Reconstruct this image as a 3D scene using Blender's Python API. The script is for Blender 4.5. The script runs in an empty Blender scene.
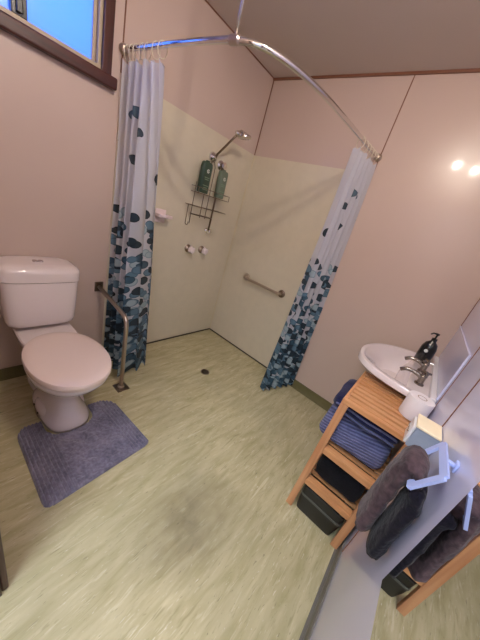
import bpy, bmesh, math, random
from mathutils import Vector, Matrix, noise
PI = math.pi
random.seed(4)
S = bpy.context.scene
COL = S.collection

# ---------------------------------------------------------------- objects
def mesh_obj(name, bm, mat, parent=None, smooth=False, loc=None):
    bmesh.ops.recalc_face_normals(bm, faces=bm.faces[:])
    me = bpy.data.meshes.new(name)
    bm.to_mesh(me); bm.free()
    if smooth:
        for p in me.polygons: p.use_smooth = True
    if isinstance(mat, (list, tuple)):
        for m in mat: me.materials.append(m)
    else:
        me.materials.append(mat)
    o = bpy.data.objects.new(name, me)
    COL.objects.link(o)
    if parent is not None:
        o.parent = parent
        o.location = -Vector(parent.location) if parent.type == 'EMPTY' else (0, 0, 0)   # geometry is written in room coordinates
    elif loc is not None:
        pass
    if smooth == 'auto':
        for p in me.polygons: p.use_smooth = True
        me.set_sharp_from_angle(angle=math.radians(38))
    return o

def thing(name, label, cat, loc=(0, 0, 0), group=None):
    o = bpy.data.objects.new(name, None)
    o.empty_display_size = .05
    COL.objects.link(o); o.location = loc
    o['label'] = label; o['category'] = cat
    if group: o['group'] = group
    return o

def tag(o, label, cat, group=None):
    o['label'] = label; o['category'] = cat
    if group: o['group'] = group
    return o

def struct(o):
    o['kind'] = 'structure'; return o

# ---------------------------------------------------------------- geometry
def box(bm, x0, x1, y0, y1, z0, z1, bev=0, seg=2):
    r = bmesh.ops.create_cube(bm, size=1)
    vs = r['verts']
    for v in vs:
        v.co = Vector(((x0+x1)/2+v.co.x*(x1-x0), (y0+y1)/2+v.co.y*(y1-y0), (z0+z1)/2+v.co.z*(z1-z0)))
    if bev:
        es = list({e for v in vs for e in v.link_edges})
        bmesh.ops.bevel(bm, geom=es, offset=bev, segments=seg, profile=.5, affect='EDGES')

def obox(name, m, parent, *a, bev=0, seg=2, smooth=False):
    bm = bmesh.new(); box(bm, *a, bev=bev, seg=seg)
    return mesh_obj(name, bm, m, parent, smooth)

def loft(bm, rings, cap0=True, cap1=True, closed=True):
    R = [[bm.verts.new(p) for p in r] for r in rings]
    n = len(R[0])
    for a, b in zip(R, R[1:]):
        for i in range(n if closed else n-1):
            j = (i+1) % n
            bm.faces.new((a[i], a[j], b[j], b[i]))
    if cap0 and closed: bm.faces.new(R[0][::-1])
    if cap1 and closed: bm.faces.new(R[-1])
    return R

def tube(bm, pts, r, n=12, cap=True):
    pts = [Vector(p) for p in pts]
    rings = []
    up = None
    for i, p in enumerate(pts):
        a = pts[max(i-1, 0)]; b = pts[min(i+1, len(pts)-1)]
        t = (b-a).normalized()
        if up is None:
            up = Vector((0, 0, 1)) if abs(t.z) < .9 else Vector((1, 0, 0))
        s = t.cross(up).normalized(); up = s.cross(t).normalized()
        rr = r[i] if isinstance(r, (list, tuple)) else r
        rings.append([p+s*math.cos(2*PI*k/n)*rr+up*math.sin(2*PI*k/n)*rr for k in range(n)])
    loft(bm, rings, cap, cap)

def rounded(pts, rad, seg=8):
    pts = [Vector(p) for p in pts]; out = [pts[0]]
    for i in range(1, len(pts)-1):
        a, b, c = pts[i-1], pts[i], pts[i+1]
        d1 = (a-b).normalized(); d2 = (c-b).normalized()
        p0 = b+d1*rad; p1 = b+d2*rad
        for k in range(seg+1):
            t = k/seg
            out.append((1-t)**2*p0+2*t*(1-t)*b+t*t*p1)
    out.append(pts[-1]); return out

def catmull(P, per=6, closed=False):
    P = [Vector(p) for p in P]; n = len(P); out = []
    for i in range(n if closed else n-1):
        if closed: a, b, c, d = P[(i-1) % n], P[i], P[(i+1) % n], P[(i+2) % n]
        else: a, b, c, d = P[max(i-1, 0)], P[i], P[i+1], P[min(i+2, n-1)]
        for k in range(per):
            t = k/per
            out.append(.5*((2*b)+(c-a)*t+(2*a-5*b+4*c-d)*t*t+(-a+3*b-3*c+d)*t**3))
    if not closed: out.append(P[-1])
    return out

def lathe(bm, prof, c=(0, 0, 0), axis=(0, 0, 1), n=28):
    ax = Vector(axis).normalized()
    q = Vector((0, 0, 1)).rotation_difference(ax)
    rings = []
    for r, z in prof:
        rings.append([Vector(c)+q @ Vector((r*math.cos(2*PI*k/n), r*math.sin(2*PI*k/n), z)) for k in range(n)])
    loft(bm, rings)

def egg(cx, yb, yf, hw, z, n=40, pw=2.2, front=1.0):
    """closed ring, from back yb to front yf (front is the smaller y)"""
    cy = (yb+yf)/2; hy = abs(yb-yf)/2; out = []
    for k in range(n):
        a = 2*PI*k/n
        c, s = math.cos(a), math.sin(a)
        x = hw*math.copysign(abs(c)**(2/pw), c)
        y = hy*math.copysign(abs(s)**(2/pw), s)
        out.append(Vector((cx+x, cy+y, z)))
    return out

# ---------------------------------------------------------------- materials
def newmat(name):
    m = bpy.data.materials.new(name); m.use_nodes = True
    nt = m.node_tree; b = nt.nodes['Principled BSDF']
    return m, nt, b

def lin(c):
    return tuple(((v/255)/12.92 if v/255 <= .04045 else ((v/255+.055)/1.055)**2.4) for v in c)+(1,)

def simple(name, rgb, rough=.5, metal=0, coat=0, bump=0, bscale=40, vary=0, spec=None, sheen=0):
    m, nt, b = newmat(name)
    b.inputs['Roughness'].default_value = rough
    b.inputs['Metallic'].default_value = metal
    b.inputs['Coat Weight'].default_value = coat
    b.inputs['Coat Roughness'].default_value = .08
    if spec is not None: b.inputs['Specular IOR Level'].default_value = spec
    if sheen: b.inputs['Sheen Weight'].default_value = sheen
    c = lin(rgb)
    tc = nt.nodes.new('ShaderNodeTexCoord')
    nz = nt.nodes.new('ShaderNodeTexNoise'); nz.inputs['Scale'].default_value = bscale
    nt.links.new(tc.outputs['Object'], nz.inputs['Vector'])
    mx = nt.nodes.new('ShaderNodeMix'); mx.data_type = 'RGBA'
    v = vary
    mx.inputs['A'].default_value = tuple(min(1, k*(1-v)) for k in c[:3])+(1,)
    mx.inputs['B'].default_value = tuple(min(1, k*(1+v)) for k in c[:3])+(1,)
    nt.links.new(nz.outputs['Fac'], mx.inputs['Factor'])
    nt.links.new(mx.outputs['Result'], b.inputs['Base Color'])
    if bump:
        bp = nt.nodes.new('ShaderNodeBump'); bp.inputs['Strength'].default_value = bump
        bp.inputs['Distance'].default_value = .004
        nt.links.new(nz.outputs['Fac'], bp.inputs['Height'])
        nt.links.new(bp.outputs['Normal'], b.inputs['Normal'])
    return m

M = {}
M['laminate'] = simple('cream_laminate', (205, 183, 170), .3, coat=.25, vary=.02, bscale=3)
M['laminate_white'] = simple('white_laminate', (214, 216, 244), .2, coat=.4, vary=.015, bscale=3)
M['wet'] = simple('shower_lining', (216, 206, 182), .33, coat=.2, vary=.05, bscale=14, bump=.03)
M['ceiling'] = simple('ceiling_paint', (204, 190, 180), .8, vary=.02, bscale=3)
M['brown_trim'] = simple('brown_trim', (128, 84, 62), .45, vary=.1)
M['dark_line'] = simple('dark_sealant', (70, 62, 48), .5, vary=.1)
M['cove'] = simple('green_cove_skirting', (108, 102, 66), .35, vary=.15, bscale=30)
M['cove_grey'] = simple('grey_cove_skirting', (112, 110, 104), .4, vary=.08, bscale=30)
M['ceramic'] = simple('white_ceramic', (236, 224, 222), .12, coat=.6, vary=.01)
M['seat_plastic'] = simple('glossy_seat_plastic', (238, 218, 208), .16, coat=.5, vary=.01)
M['chrome'] = simple('chrome', (225, 222, 220), .12, metal=1, vary=.01)
M['steel'] = simple('brushed_steel', (200, 186, 172), .28, metal=1, vary=.04)
M['dark_chrome'] = simple('dark_flange_metal', (150, 134, 120), .35, metal=1, vary=.04)  # darker metal for tap flanges, rail plates and drain ring
M['wire'] = simple('dull_wire_metal', (132, 116, 100), .3, metal=1, vary=.04)
M['plastic_white'] = simple('white_plastic', (232, 230, 232), .3, coat=.2, vary=.01)
M['plastic_pink'] = simple('pale_pink_plastic', (236, 216, 214), .3, vary=.01)
M['plastic_blue'] = simple('pale_blue_plastic', (176, 190, 240), .28, coat=.3, vary=.01)
M['cream_plastic'] = simple('cream_plastic', (250, 232, 196), .4, vary=.01)
M['grey_card'] = simple('grey_blue_card', (150, 160, 176), .5, vary=.04, bscale=60)
M['aluminium'] = simple('cream_aluminium', (196, 178, 150), .4, vary=.03)
M['tap_metal'] = simple('worn_tap_chrome', (140, 132, 124), .22, metal=1, vary=.05)
M['black_rubber'] = simple('black_rubber', (18, 18, 18), .6)
M['black_plastic'] = simple('black_bottle_plastic', (14, 18, 18), .22, coat=.3)
M['green_plastic'] = simple('dark_green_bottle', (52, 74, 58), .28, coat=.2, vary=.06)
M['green_light'] = simple('sage_green_bottle', (104, 118, 100), .3, coat=.2, vary=.06)
M['label_white'] = simple('white_print', (225, 228, 222), .5)
M['label_sage'] = simple('sage_print', (120, 142, 118), .5)
M['paper'] = simple('tissue_paper', (238, 230, 230), .9, bump=.1, bscale=60)
M['card_core'] = simple('cardboard_core', (160, 130, 105), .9)
M['basket'] = simple('black_basket_plastic', (13, 14, 14), .4, vary=.1)
M['basket_rim'] = simple('grey_basket_band', (84, 88, 82), .35, vary=.1)

def wood(name, c1, c2, rough=.38, axis='Y', sc=1.0):
    m, nt, b = newmat(name)
    tc = nt.nodes.new('ShaderNodeTexCoord'); mp = nt.nodes.new('ShaderNodeMapping')
    s = [38, 38, 38]; s['XYZ'.index(axis)] = 2.2
    mp.inputs['Scale'].default_value = [k*sc for k in s]
    nt.links.new(tc.outputs['Object'], mp.inputs['Vector'])
    nz = nt.nodes.new('ShaderNodeTexNoise'); nz.inputs['Scale'].default_value = 1; nz.inputs['Detail'].default_value = 4
    nz.inputs['Distortion'].default_value = .6
    nt.links.new(mp.outputs['Vector'], nz.inputs['Vector'])
    cr = nt.nodes.new('ShaderNodeValToRGB')
    cr.color_ramp.elements[0].position = .3; cr.color_ramp.elements[0].color = lin(c1)
    cr.color_ramp.elements[1].position = .7; cr.color_ramp.elements[1].color = lin(c2)
    nt.links.new(nz.outputs['Fac'], cr.inputs['Fac']); nt.links.new(cr.outputs['Color'], b.inputs['Base Color'])
    b.inputs['Roughness'].default_value = rough
    bp = nt.nodes.new('ShaderNodeBump'); bp.inputs['Strength'].default_value = .1; bp.inputs['Distance'].default_value = .002
    nt.links.new(nz.outputs['Fac'], bp.inputs['Height']); nt.links.new(bp.outputs['Normal'], b.inputs['Normal'])
    return m
M['bamboo_y'] = wood('bamboo_along_y', (196, 136, 88), (216, 160, 110))
M['bamboo_z'] = wood('bamboo_along_z', (184, 124, 82), (212, 158, 112), axis='Z')
M['bamboo_x'] = wood('bamboo_along_x', (170, 112, 70), (198, 144, 98), axis='X')
M['mahogany_x'] = wood('mahogany_along_x', (54, 22, 16), (84, 38, 28), .4, 'X')
M['mahogany_z'] = wood('mahogany_along_z', (54, 24, 18), (84, 40, 30), .4, 'Z')

def floor_mat():
    m, nt, b = newmat('streaked_vinyl')
    N = nt.nodes.new; Lk = nt.links.new
    tc = N('ShaderNodeTexCoord')
    def nz(scale, det, sx, sy, dist=0, rz=0):
        mp = N('ShaderNodeMapping'); mp.inputs['Scale'].default_value = (sx, sy, 1); mp.inputs['Rotation'].default_value = (0, 0, rz)
        Lk(tc.outputs['Object'], mp.inputs['Vector'])
        n = N('ShaderNodeTexNoise'); n.inputs['Scale'].default_value = scale; n.inputs['Detail'].default_value = det
        n.inputs['Distortion'].default_value = dist
        Lk(mp.outputs['Vector'], n.inputs['Vector']); return n
    def ramp(n, p0, c0, p1, c1):
        r = N('ShaderNodeValToRGB'); e = r.color_ramp.elements
        e[0].position = p0; e[0].color = c0; e[1].position = p1; e[1].color = c1
        Lk(n.outputs['Fac'], r.inputs['Fac']); return r
    W = (1, 1, 1, 1); K = (0, 0, 0, 1)
    base = ramp(nz(1, 4, 5, 26, .8), .25, lin((168, 158, 114)), .75, lin((208, 198, 160)))
    def mix(fac, a, col, amt=1.0):
        mx = N('ShaderNodeMix'); mx.data_type = 'RGBA'
        mm = N('ShaderNodeMath'); mm.operation = 'MULTIPLY'; mm.inputs[1].default_value = amt
        Lk(fac, mm.inputs[0]); Lk(mm.outputs[0], mx.inputs['Factor']); Lk(a, mx.inputs['A'])
        mx.inputs['B'].default_value = col; return mx.outputs['Result']
    c = base.outputs['Color']
    c = mix(ramp(nz(1, 3, 9, 70, 1.2), .60, K, .70, W).outputs['Color'], c, lin((228, 222, 192)), .45)
    c = mix(ramp(nz(1.1, 3, 9, 80, 1.5), .60, K, .72, W).outputs['Color'], c, lin((140, 130, 88)), .5)
    c = mix(ramp(nz(1.5, 2, 14, 100, 1.0), .68, K, .73, W).outputs['Color'], c, lin((84, 78, 58)), .6)
    c = mix(ramp(nz(1.7, 2, 15, 100, 1.0), .68, K, .73, W).outputs['Color'], c, lin((244, 240, 222)), .5)
    c = mix(ramp(nz(2.0, 3, 1, 1, .3), .4, K, .75, W).outputs['Color'], c, lin((160, 154, 122)), .45)
    # a soft, uneven darker patch in the middle of the floor
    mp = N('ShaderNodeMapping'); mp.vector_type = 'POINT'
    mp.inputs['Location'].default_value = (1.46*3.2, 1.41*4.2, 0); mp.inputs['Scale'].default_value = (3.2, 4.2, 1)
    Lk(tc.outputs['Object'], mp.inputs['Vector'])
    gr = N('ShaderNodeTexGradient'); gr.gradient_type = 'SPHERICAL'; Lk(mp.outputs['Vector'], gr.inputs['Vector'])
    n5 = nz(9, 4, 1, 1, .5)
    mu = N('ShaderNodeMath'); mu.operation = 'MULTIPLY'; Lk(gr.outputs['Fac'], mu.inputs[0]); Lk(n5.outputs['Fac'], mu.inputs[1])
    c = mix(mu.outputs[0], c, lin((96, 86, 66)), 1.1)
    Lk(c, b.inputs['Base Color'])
    b.inputs['Roughness'].default_value = .42
    bp = N('ShaderNodeBump'); bp.inputs['Strength'].default_value = .05; bp.inputs['Distance'].default_value = .002
    nb = nz(120, 2, 1, 1); Lk(nb.outputs['Fac'], bp.inputs['Height']); Lk(bp.outputs['Normal'], b.inputs['Normal'])
    return m
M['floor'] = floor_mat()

def curtain_mat():
    m, nt, b = newmat('pebble_print_voile')
    N = nt.nodes.new; Lk = nt.links.new
    uv = N('ShaderNodeUVMap'); uv.uv_map = 'cloth'
    W = (1, 1, 1, 1)
    def math_(op, a, bb=None, c=None, clamp=False):
        n = N('ShaderNodeMath'); n.operation = op; n.use_clamp = clamp
        for i, v in enumerate((a, bb, c)):
            if v is None: continue
            if isinstance(v, (int, float)): n.inputs[i].default_value = v
            else: Lk(v, n.inputs[i])
        return n.outputs[0]
    def layer(scale, ox, rad, z_lo, z_hi, power=1.0):
        mp = N('ShaderNodeMapping'); mp.inputs['Location'].default_value = (ox, ox*.7, 0)
        mp.inputs['Scale'].default_value = (scale, scale*1.12, 1)
        Lk(uv.outputs['UV'], mp.inputs['Vector'])
        vo = N('ShaderNodeTexVoronoi'); vo.voronoi_dimensions = '2D'; vo.inputs['Scale'].default_value = 1
        vo.inputs['Randomness'].default_value = .62
        # wobbly outlines
        wn = N('ShaderNodeTexNoise'); wn.inputs['Scale'].default_value = 1.3; Lk(mp.outputs['Vector'], wn.inputs['Vector'])
        vm = N('ShaderNodeVectorMath'); vm.operation = 'MULTIPLY_ADD'
        Lk(wn.outputs['Color'], vm.inputs[0]); vm.inputs[1].default_value = (.18, .18, 0); Lk(mp.outputs['Vector'], vm.inputs[2])
        Lk(vm.outputs[0], vo.inputs['Vector'])
        sp = N('ShaderNodeSeparateXYZ'); Lk(vo.outputs['Position'], sp.inputs[0])
        zc = math_('DIVIDE', math_('SUBTRACT', sp.outputs['Y'], ox*.7+.09), scale*1.12)   # height of this pebble
        sc = N('ShaderNodeSeparateColor'); Lk(vo.outputs['Color'], sc.inputs[0])
        dens = math_('DIVIDE', math_('SUBTRACT', z_hi, zc), z_hi-z_lo, clamp=True)
        dens = math_('POWER', dens, power)
        on = math_('LESS_THAN', sc.outputs['Red'], dens)
        rr = math_('MULTIPLY_ADD', sc.outputs['Green'], .10, rad-.05)
        ins = math_('LESS_THAN', vo.outputs['Distance'], rr)
        rim = math_('GREATER_THAN', vo.outputs['Distance'], math_('MULTIPLY', rr, .78))
        return math_('MULTIPLY', on, ins), sc.outputs['Blue'], rim
    def mixc(f, a, c):
        mx = N('ShaderNodeMix'); mx.data_type = 'RGBA'; Lk(f, mx.inputs['Factor'])
        if isinstance(a, tuple): mx.inputs['A'].default_value = a
        else: Lk(a, mx.inputs['A'])
        if isinstance(c, tuple): mx.inputs['B'].default_value = c
        else: Lk(c, mx.inputs['B'])
        return mx.outputs['Result']
    def tone(v):
        r = N('ShaderNodeValToRGB'); r.color_ramp.interpolation = 'CONSTANT'
        e = r.color_ramp.elements
        e[0].position = 0; e[0].color = lin((26, 48, 62)); e[1].position = .32; e[1].color = lin((52, 84, 104))
        for p, c in ((.56, (92, 124, 144)), (.78, (164, 184, 194))):
            q = e.new(p); q.color = lin(c)
        Lk(v, r.inputs['Fac']); return r.outputs['Color']
    col = lin((222, 224, 234)); mask = None
    for args in ((11, 3.3, .60, .10, .70, 1.0), (12, 9.1, .35, .25, 1.25, 1.0), (12.6, 21.7, .34, .3, 1.25, 1.0), (13, 33.1, .34, .2, 1.2, 1.0), (12.3, 52.9, .35, .3, 1.4, 1.1), (12, 67.7, .34, .15, 1.65, 1.2), (12, 41.3, .34, .2, 1.9, 1.5)):
        mk, hue, rim = layer(*args)
        t = tone(hue)
        dk = N('ShaderNodeMix'); dk.data_type = 'RGBA'; dk.blend_type = 'MULTIPLY'
        Lk(math_('MULTIPLY', rim, .6), dk.inputs['Factor']); Lk(t, dk.inputs['A']); dk.inputs['B'].default_value = (.45, .5, .55, 1)
        col = mixc(mk, col, dk.outputs['Result'])
        mask = mk if mask is None else math_('MAXIMUM', mask, mk)
    Lk(col, b.inputs['Base Color']); b.inputs['Roughness'].default_value = .6
    tr = N('ShaderNodeBsdfTranslucent'); Lk(col, tr.inputs['Color'])
    ms = N('ShaderNodeMixShader')
    Lk(math_('MULTIPLY_ADD', mask, -.28, .42), ms.inputs[0]); Lk(b.outputs[0], ms.inputs[1]); Lk(tr.outputs[0], ms.inputs[2])
    tp = N('ShaderNodeBsdfTransparent'); m2 = N('ShaderNodeMixShader')
    Lk(math_('MULTIPLY_ADD', mask, -.22, .28), m2.inputs[0]); Lk(ms.outputs[0], m2.inputs[1]); Lk(tp.outputs[0], m2.inputs[2])
    out = nt.nodes['Material Output']; Lk(m2.outputs[0], out.inputs['Surface'])
    return m
M['curtain'] = curtain_mat()

def fabric(name, rgb, rgb2, scale=90, bump=.5, sheen=.4, dist=.006):
    m, nt, b = newmat(name)
    tc = nt.nodes.new('ShaderNodeTexCoord')
    nz = nt.nodes.new('ShaderNodeTexNoise'); nz.inputs['Scale'].default_value = scale; nz.inputs['Detail'].default_value = 3
    n2 = nt.nodes.new('ShaderNodeTexNoise'); n2.inputs['Scale'].default_value = scale*.14; n2.inputs['Detail'].default_value = 2
    for n in (nz, n2): nt.links.new(tc.outputs['Object'], n.inputs['Vector'])
    ad = nt.nodes.new('ShaderNodeMath'); ad.operation = 'MULTIPLY_ADD'; ad.inputs[1].default_value = .5
    nt.links.new(nz.outputs['Fac'], ad.inputs[0])
    h = nt.nodes.new('ShaderNodeMath'); h.operation = 'MULTIPLY'; h.inputs[1].default_value = .5
    nt.links.new(n2.outputs['Fac'], h.inputs[0]); nt.links.new(h.outputs[0], ad.inputs[2])
    cr = nt.nodes.new('ShaderNodeValToRGB')
    cr.color_ramp.elements[0].position = .36; cr.color_ramp.elements[0].color = lin(rgb)
    cr.color_ramp.elements[1].position = .64; cr.color_ramp.elements[1].color = lin(rgb2)
    nt.links.new(ad.outputs[0], cr.inputs['Fac']); nt.links.new(cr.outputs['Color'], b.inputs['Base Color'])
    b.inputs['Roughness'].default_value = .95; b.inputs['Specular IOR Level'].default_value = .15
    b.inputs['Sheen Weight'].default_value = sheen
    bp = nt.nodes.new('ShaderNodeBump'); bp.inputs['Strength'].default_value = bump; bp.inputs['Distance'].default_value = dist
    nt.links.new(nz.outputs['Fac'], bp.inputs['Height']); nt.links.new(bp.outputs['Normal'], b.inputs['Normal'])
    return m
M['mat_pile'] = fabric('grey_violet_bath_mat', (98, 94, 112), (142, 138, 158), 60, .7)
M['towel_blue'] = fabric('blue_ribbed_cotton', (104, 108, 146), (126, 130, 170), 120, .3, .15)
M['towel_navy'] = fabric('navy_cotton', (20, 23, 54), (36, 40, 80), 120, .3, .2)
M['towel_band'] = fabric('pale_woven_band', (78, 84, 124), (104, 110, 150), 120, .2, .3)
M['towel_black'] = fabric('black_cotton', (14, 14, 18), (26, 26, 32), 90, .4, .05)
M['towel_mauve'] = fabric('mauve_grey_terry', (50, 38, 42), (92, 72, 76), 60, .9, .12)
M['towel_mauve_shaded'] = fabric('shaded_mauve_terry', (18, 16, 24), (34, 29, 40), 60, .9, .08)  # shade on the towel's inner fold, put into a darker terry colour

def rib_stripes(m):
    nt = m.node_tree; b = nt.nodes['Principled BSDF']; N = nt.nodes.new; Lk = nt.links.new
    src = b.inputs['Base Color'].links[0].from_socket
    tc = N('ShaderNodeTexCoord'); dt = N('ShaderNodeVectorMath'); dt.operation = 'DOT_PRODUCT'; dt.inputs[1].default_value = (.45, .22, 1)
    Lk(tc.outputs['Object'], dt.inputs[0])
    ml = N('ShaderNodeMath'); ml.operation = 'MULTIPLY'; ml.inputs[1].default_value = 2*PI/.0155; Lk(dt.outputs['Value'], ml.inputs[0])
    sn = N('ShaderNodeMath'); sn.operation = 'SINE'; Lk(ml.outputs[0], sn.inputs[0])
    fc = N('ShaderNodeMath'); fc.operation = 'MULTIPLY_ADD'; fc.inputs[1].default_value = .45; fc.inputs[2].default_value = .45; Lk(sn.outputs[0], fc.inputs[0])
    mx = N('ShaderNodeMix'); mx.data_type = 'RGBA'; mx.blend_type = 'MULTIPLY'
    Lk(fc.outputs[0], mx.inputs['Factor']); Lk(src, mx.inputs['A']); mx.inputs['B'].default_value = (.34, .35, .46, 1)
    Lk(mx.outputs['Result'], b.inputs['Base Color'])
    bp = N('ShaderNodeBump'); bp.invert = True; bp.inputs['Strength'].default_value = .6; bp.inputs['Distance'].default_value = .004
    Lk(sn.outputs[0], bp.inputs['Height']); Lk(bp.outputs['Normal'], b.inputs['Normal'])
rib_stripes(M['towel_blue'])

def glass_mat():
    m, nt, b = newmat('frosted_window_glass')
    N = nt.nodes.new; Lk = nt.links.new
    tl = N('ShaderNodeBsdfTranslucent'); tl.inputs['Color'].default_value = (.93, .97, 1, 1)
    tp = N('ShaderNodeBsdfTransparent'); tp.inputs['Color'].default_value = (.9, .96, 1, 1)
    gl = N('ShaderNodeBsdfGlossy'); gl.inputs['Roughness'].default_value = .15
    m1 = N('ShaderNodeMixShader'); m1.inputs[0].default_value = .5
    Lk(tl.outputs[0], m1.inputs[1]); Lk(tp.outputs[0], m1.inputs[2])
    m2 = N('ShaderNodeMixShader'); m2.inputs[0].default_value = .06
    Lk(m1.outputs[0], m2.inputs[1]); Lk(gl.outputs[0], m2.inputs[2])
    Lk(m2.outputs[0], nt.nodes['Material Output'].inputs['Surface']); return m
M['glass'] = glass_mat()
M['mirror'] = simple('silvered_mirror', (236, 238, 240), .015, metal=1)
def emis(name, rgb, st):
    m, nt, b = newmat(name)
    b.inputs['Base Color'].default_value = (.9, .9, .9, 1)
    b.inputs['Emission Color'].default_value = rgb+(1,); b.inputs['Emission Strength'].default_value = st
    return m
M['bulb'] = emis('warm_lamp_glow', (1.0, .86, .73), 1040)
HALL_FILL = 38.0  # strength of the fill panel added in the hall

# ================================================================ THE SETTING
XW, YD, H = -2.075, -2.0, 2.4          # left wall face, front wall face, ceiling
XH = -3.3                              # end of the hall beyond the doorway
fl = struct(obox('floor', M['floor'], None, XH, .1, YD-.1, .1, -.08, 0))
ce = struct(obox('ceiling', M['ceiling'], None, XH, .1, YD-.1, .1, H, H+.08))

wx0, wx1, wz0, wz1 = -2.03, -1.355, 1.79, 2.30      # window opening
bm = bmesh.new()
box(bm, XH, wx0, 0, .1, 0, H); box(bm, wx1, .1, 0, .1, 0, H)
box(bm, wx0, wx1, 0, .1, 0, wz0); box(bm, wx0, wx1, 0, .1, wz1, H)
struct(mesh_obj('wall_back', bm, M['laminate']))
struct(obox('wall_right', M['laminate'], None, 0, .1, YD, 0, 0, H))
struct(obox('wall_front', M['laminate_white'], None, XH, .1, YD-.1, YD, 0, H))
dy0, dy1, dz = -1.965, -1.15, 2.05
bm = bmesh.new()
box(bm, XW-.1, XW, dy1, 0, 0, H); box(bm, XW-.1, XW, YD, dy0, 0, H); box(bm, XW-.1, XW, dy0, dy1, dz, H)
struct(mesh_obj('wall_left', bm, M['laminate']))

# mahogany door frame around the doorway
d = thing('door_1', '', 'x'); 
for k in ('label', 'category'): del d[k]
struct(d)
def arch(bm, bev=.006):
    box(bm, XW, XW+.02, dy1-.005, dy1+.075, 0, dz+.07, bev)
    box(bm, XW, XW+.026, dy1+.082, dy1+.135, 0, dz+.12, bev)
    box(bm, XW, XW+.02, YD+.003, dy0+.005, 0, dz+.07, .003)
    box(bm, XW, XW+.02, dy0, dy1, dz-.005, dz+.07, bev)
bm = bmesh.new(); arch(bm); mesh_obj('architrave', bm, M['mahogany_z'], d)
bm = bmesh.new()
box(bm, XW-.1, XW, dy1-.012, dy1, 0, dz); box(bm, XW-.1, XW, dy0, dy0+.012, 0, dz); box(bm, XW-.1, XW, dy0+.012, dy1-.012, dz-.012, dz)
mesh_obj('door_lining', bm, M['mahogany_z'], d)

# window
w = bpy.data.objects.new('window_1', None); COL.objects.link(w); struct(w)
bm = bmesh.new()
box(bm, wx1-.004, wx1+.045, -.022, .0, wz0-.002, wz1+.05, .005)
box(bm, wx0-.045, wx0+.004, -.022, .0, wz0-.002, wz1+.05, .005)
box(bm, wx0-.045, wx1+.045, -.024, .0, wz1-.004, wz1+.045, .005)
mesh_obj('window_frame', bm, M['mahogany_z'], w)
bm = bmesh.new(); box(bm, wx0-.05, wx1+.068, -.045, .0, wz0-.055, wz0-.002, .008, 3)
box(bm, wx0, wx1, 0, .095, wz0-.0, wz0+.004)
mesh_obj('window_sill', bm, M['mahogany_x'], w)
bm = bmesh.new()
t = .018
box(bm, wx0, wx1, -.005, .05, wz0+.004, wz0+.004+t, .003); box(bm, wx0, wx1, .0, .05, wz1-t, wz1, .003)
box(bm, wx0, wx0+t, .0, .05, wz0+.022, wz1-t, .003); box(bm, wx1-t, wx1, .0, .05, wz0+.022, wz1-t, .003)
box(bm, wx1-.036, wx1-.02, .022, .042, wz0+.03, wz1-.03, .002)
mesh_obj('sash', bm, M['aluminium'], w)
bm = bmesh.new(); box(bm, -1.705, -1.652, .000, .045, wz0+.022, wz1-.018, .003)
mesh_obj('mullion', bm, M['black_plastic'], w)
bm = bmesh.new(); box(bm, -1.69, -1.668, -.014, -.0005, wz0+.03, wz0+.075, .004)
mesh_obj('window_latch', bm, M['black_plastic'], w)
bm = bmesh.new(); box(bm, wx0+t, wx1-t, .028, .032, wz0+.022, wz1-t)
mesh_obj('pane', bm, M['glass'], w)

# shower lining sheets, joints, cornice
def trim(n, m, *a, bev=0): return struct(obox('trim_%d' % n, m, None, *a, bev=bev))
PH = 1.832
trim(1, M['wet'], -1.25, 0, -.006, 0, .012, PH)
trim(2, M['wet'], -.006, 0, -1.085, -.006, .012, PH)
trim(3, M['brown_trim'], -1.257, -1.251, -.004, 0, PH, H-.01)          # joint behind the left curtain
trim(4, M['brown_trim'], -.004, 0, -1.092, -1.086, .08, H-.014)         # joint behind the right curtain
trim(5, M['brown_trim'], -.014, 0, YD, 0, H-.014, H)                    # bead along the ceiling
trim(6, M['brown_trim'], XW, -.014, -.005, 0, H-.006, H)
trim(7, M['brown_trim'], -.006, 0, -.006, 0, PH, H-.014)
trim(8, simple('cream_corner_bead', (216, 204, 172), .4), -.013, -.006, -.013, -.006, .012, PH)
trim(9, M['brown_trim'], -1.058, -1.052, YD, YD+.002, .08, H)
trim(10, M['brown_trim'], -.79, -.784, YD, YD+.002, .08, H)
trim(11, M['brown_trim'], -.003, 0, YD, YD+.003, .85, H-.014)
trim(12, M['dark_line'], -1.25, -.012, -.012, 0, 0, .012)
trim(13, M['dark_line'], -.012, 0, -1.085, 0, 0, .012)
trim(14, M['brown_trim'], XW, -.014, YD, YD+.005, H-.006, H)

def cove(name, m, p0, p1, nrm, h=.07, d=.03):
    """coved vinyl skirting from p0 to p1, standing against a wall whose inward normal is nrm"""
    prof = [(0, 0), (d, 0), (d*.45, h*.14), (.010, h*.35), (.006, h*.6), (.006, h), (0, h)]
    n = Vector(nrm); bm = bmesh.new()
    loft(bm, [[Vector(p)+n*a+Vector((0, 0, b)) for a, b in prof] for p in (p0, p1)])
    return struct(mesh_obj(name, bm, m))
cove('baseboard_right', M['cove'], (0, YD, 0), (0, -1.096, 0), (-1, 0, 0), .075)
cove('baseboard_back', M['cove'], (XW, 0, 0), (-1.262, 0, 0), (0, -1, 0), .07)
cove('baseboard_front', M['cove_grey'], (XW, YD, 0), (0, YD, 0), (0, 1, 0), .07, .02)
cove('baseboard_left', M['cove'], (XW, dy1+.14, 0), (XW, 0, 0), (1, 0, 0), .07)

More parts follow.
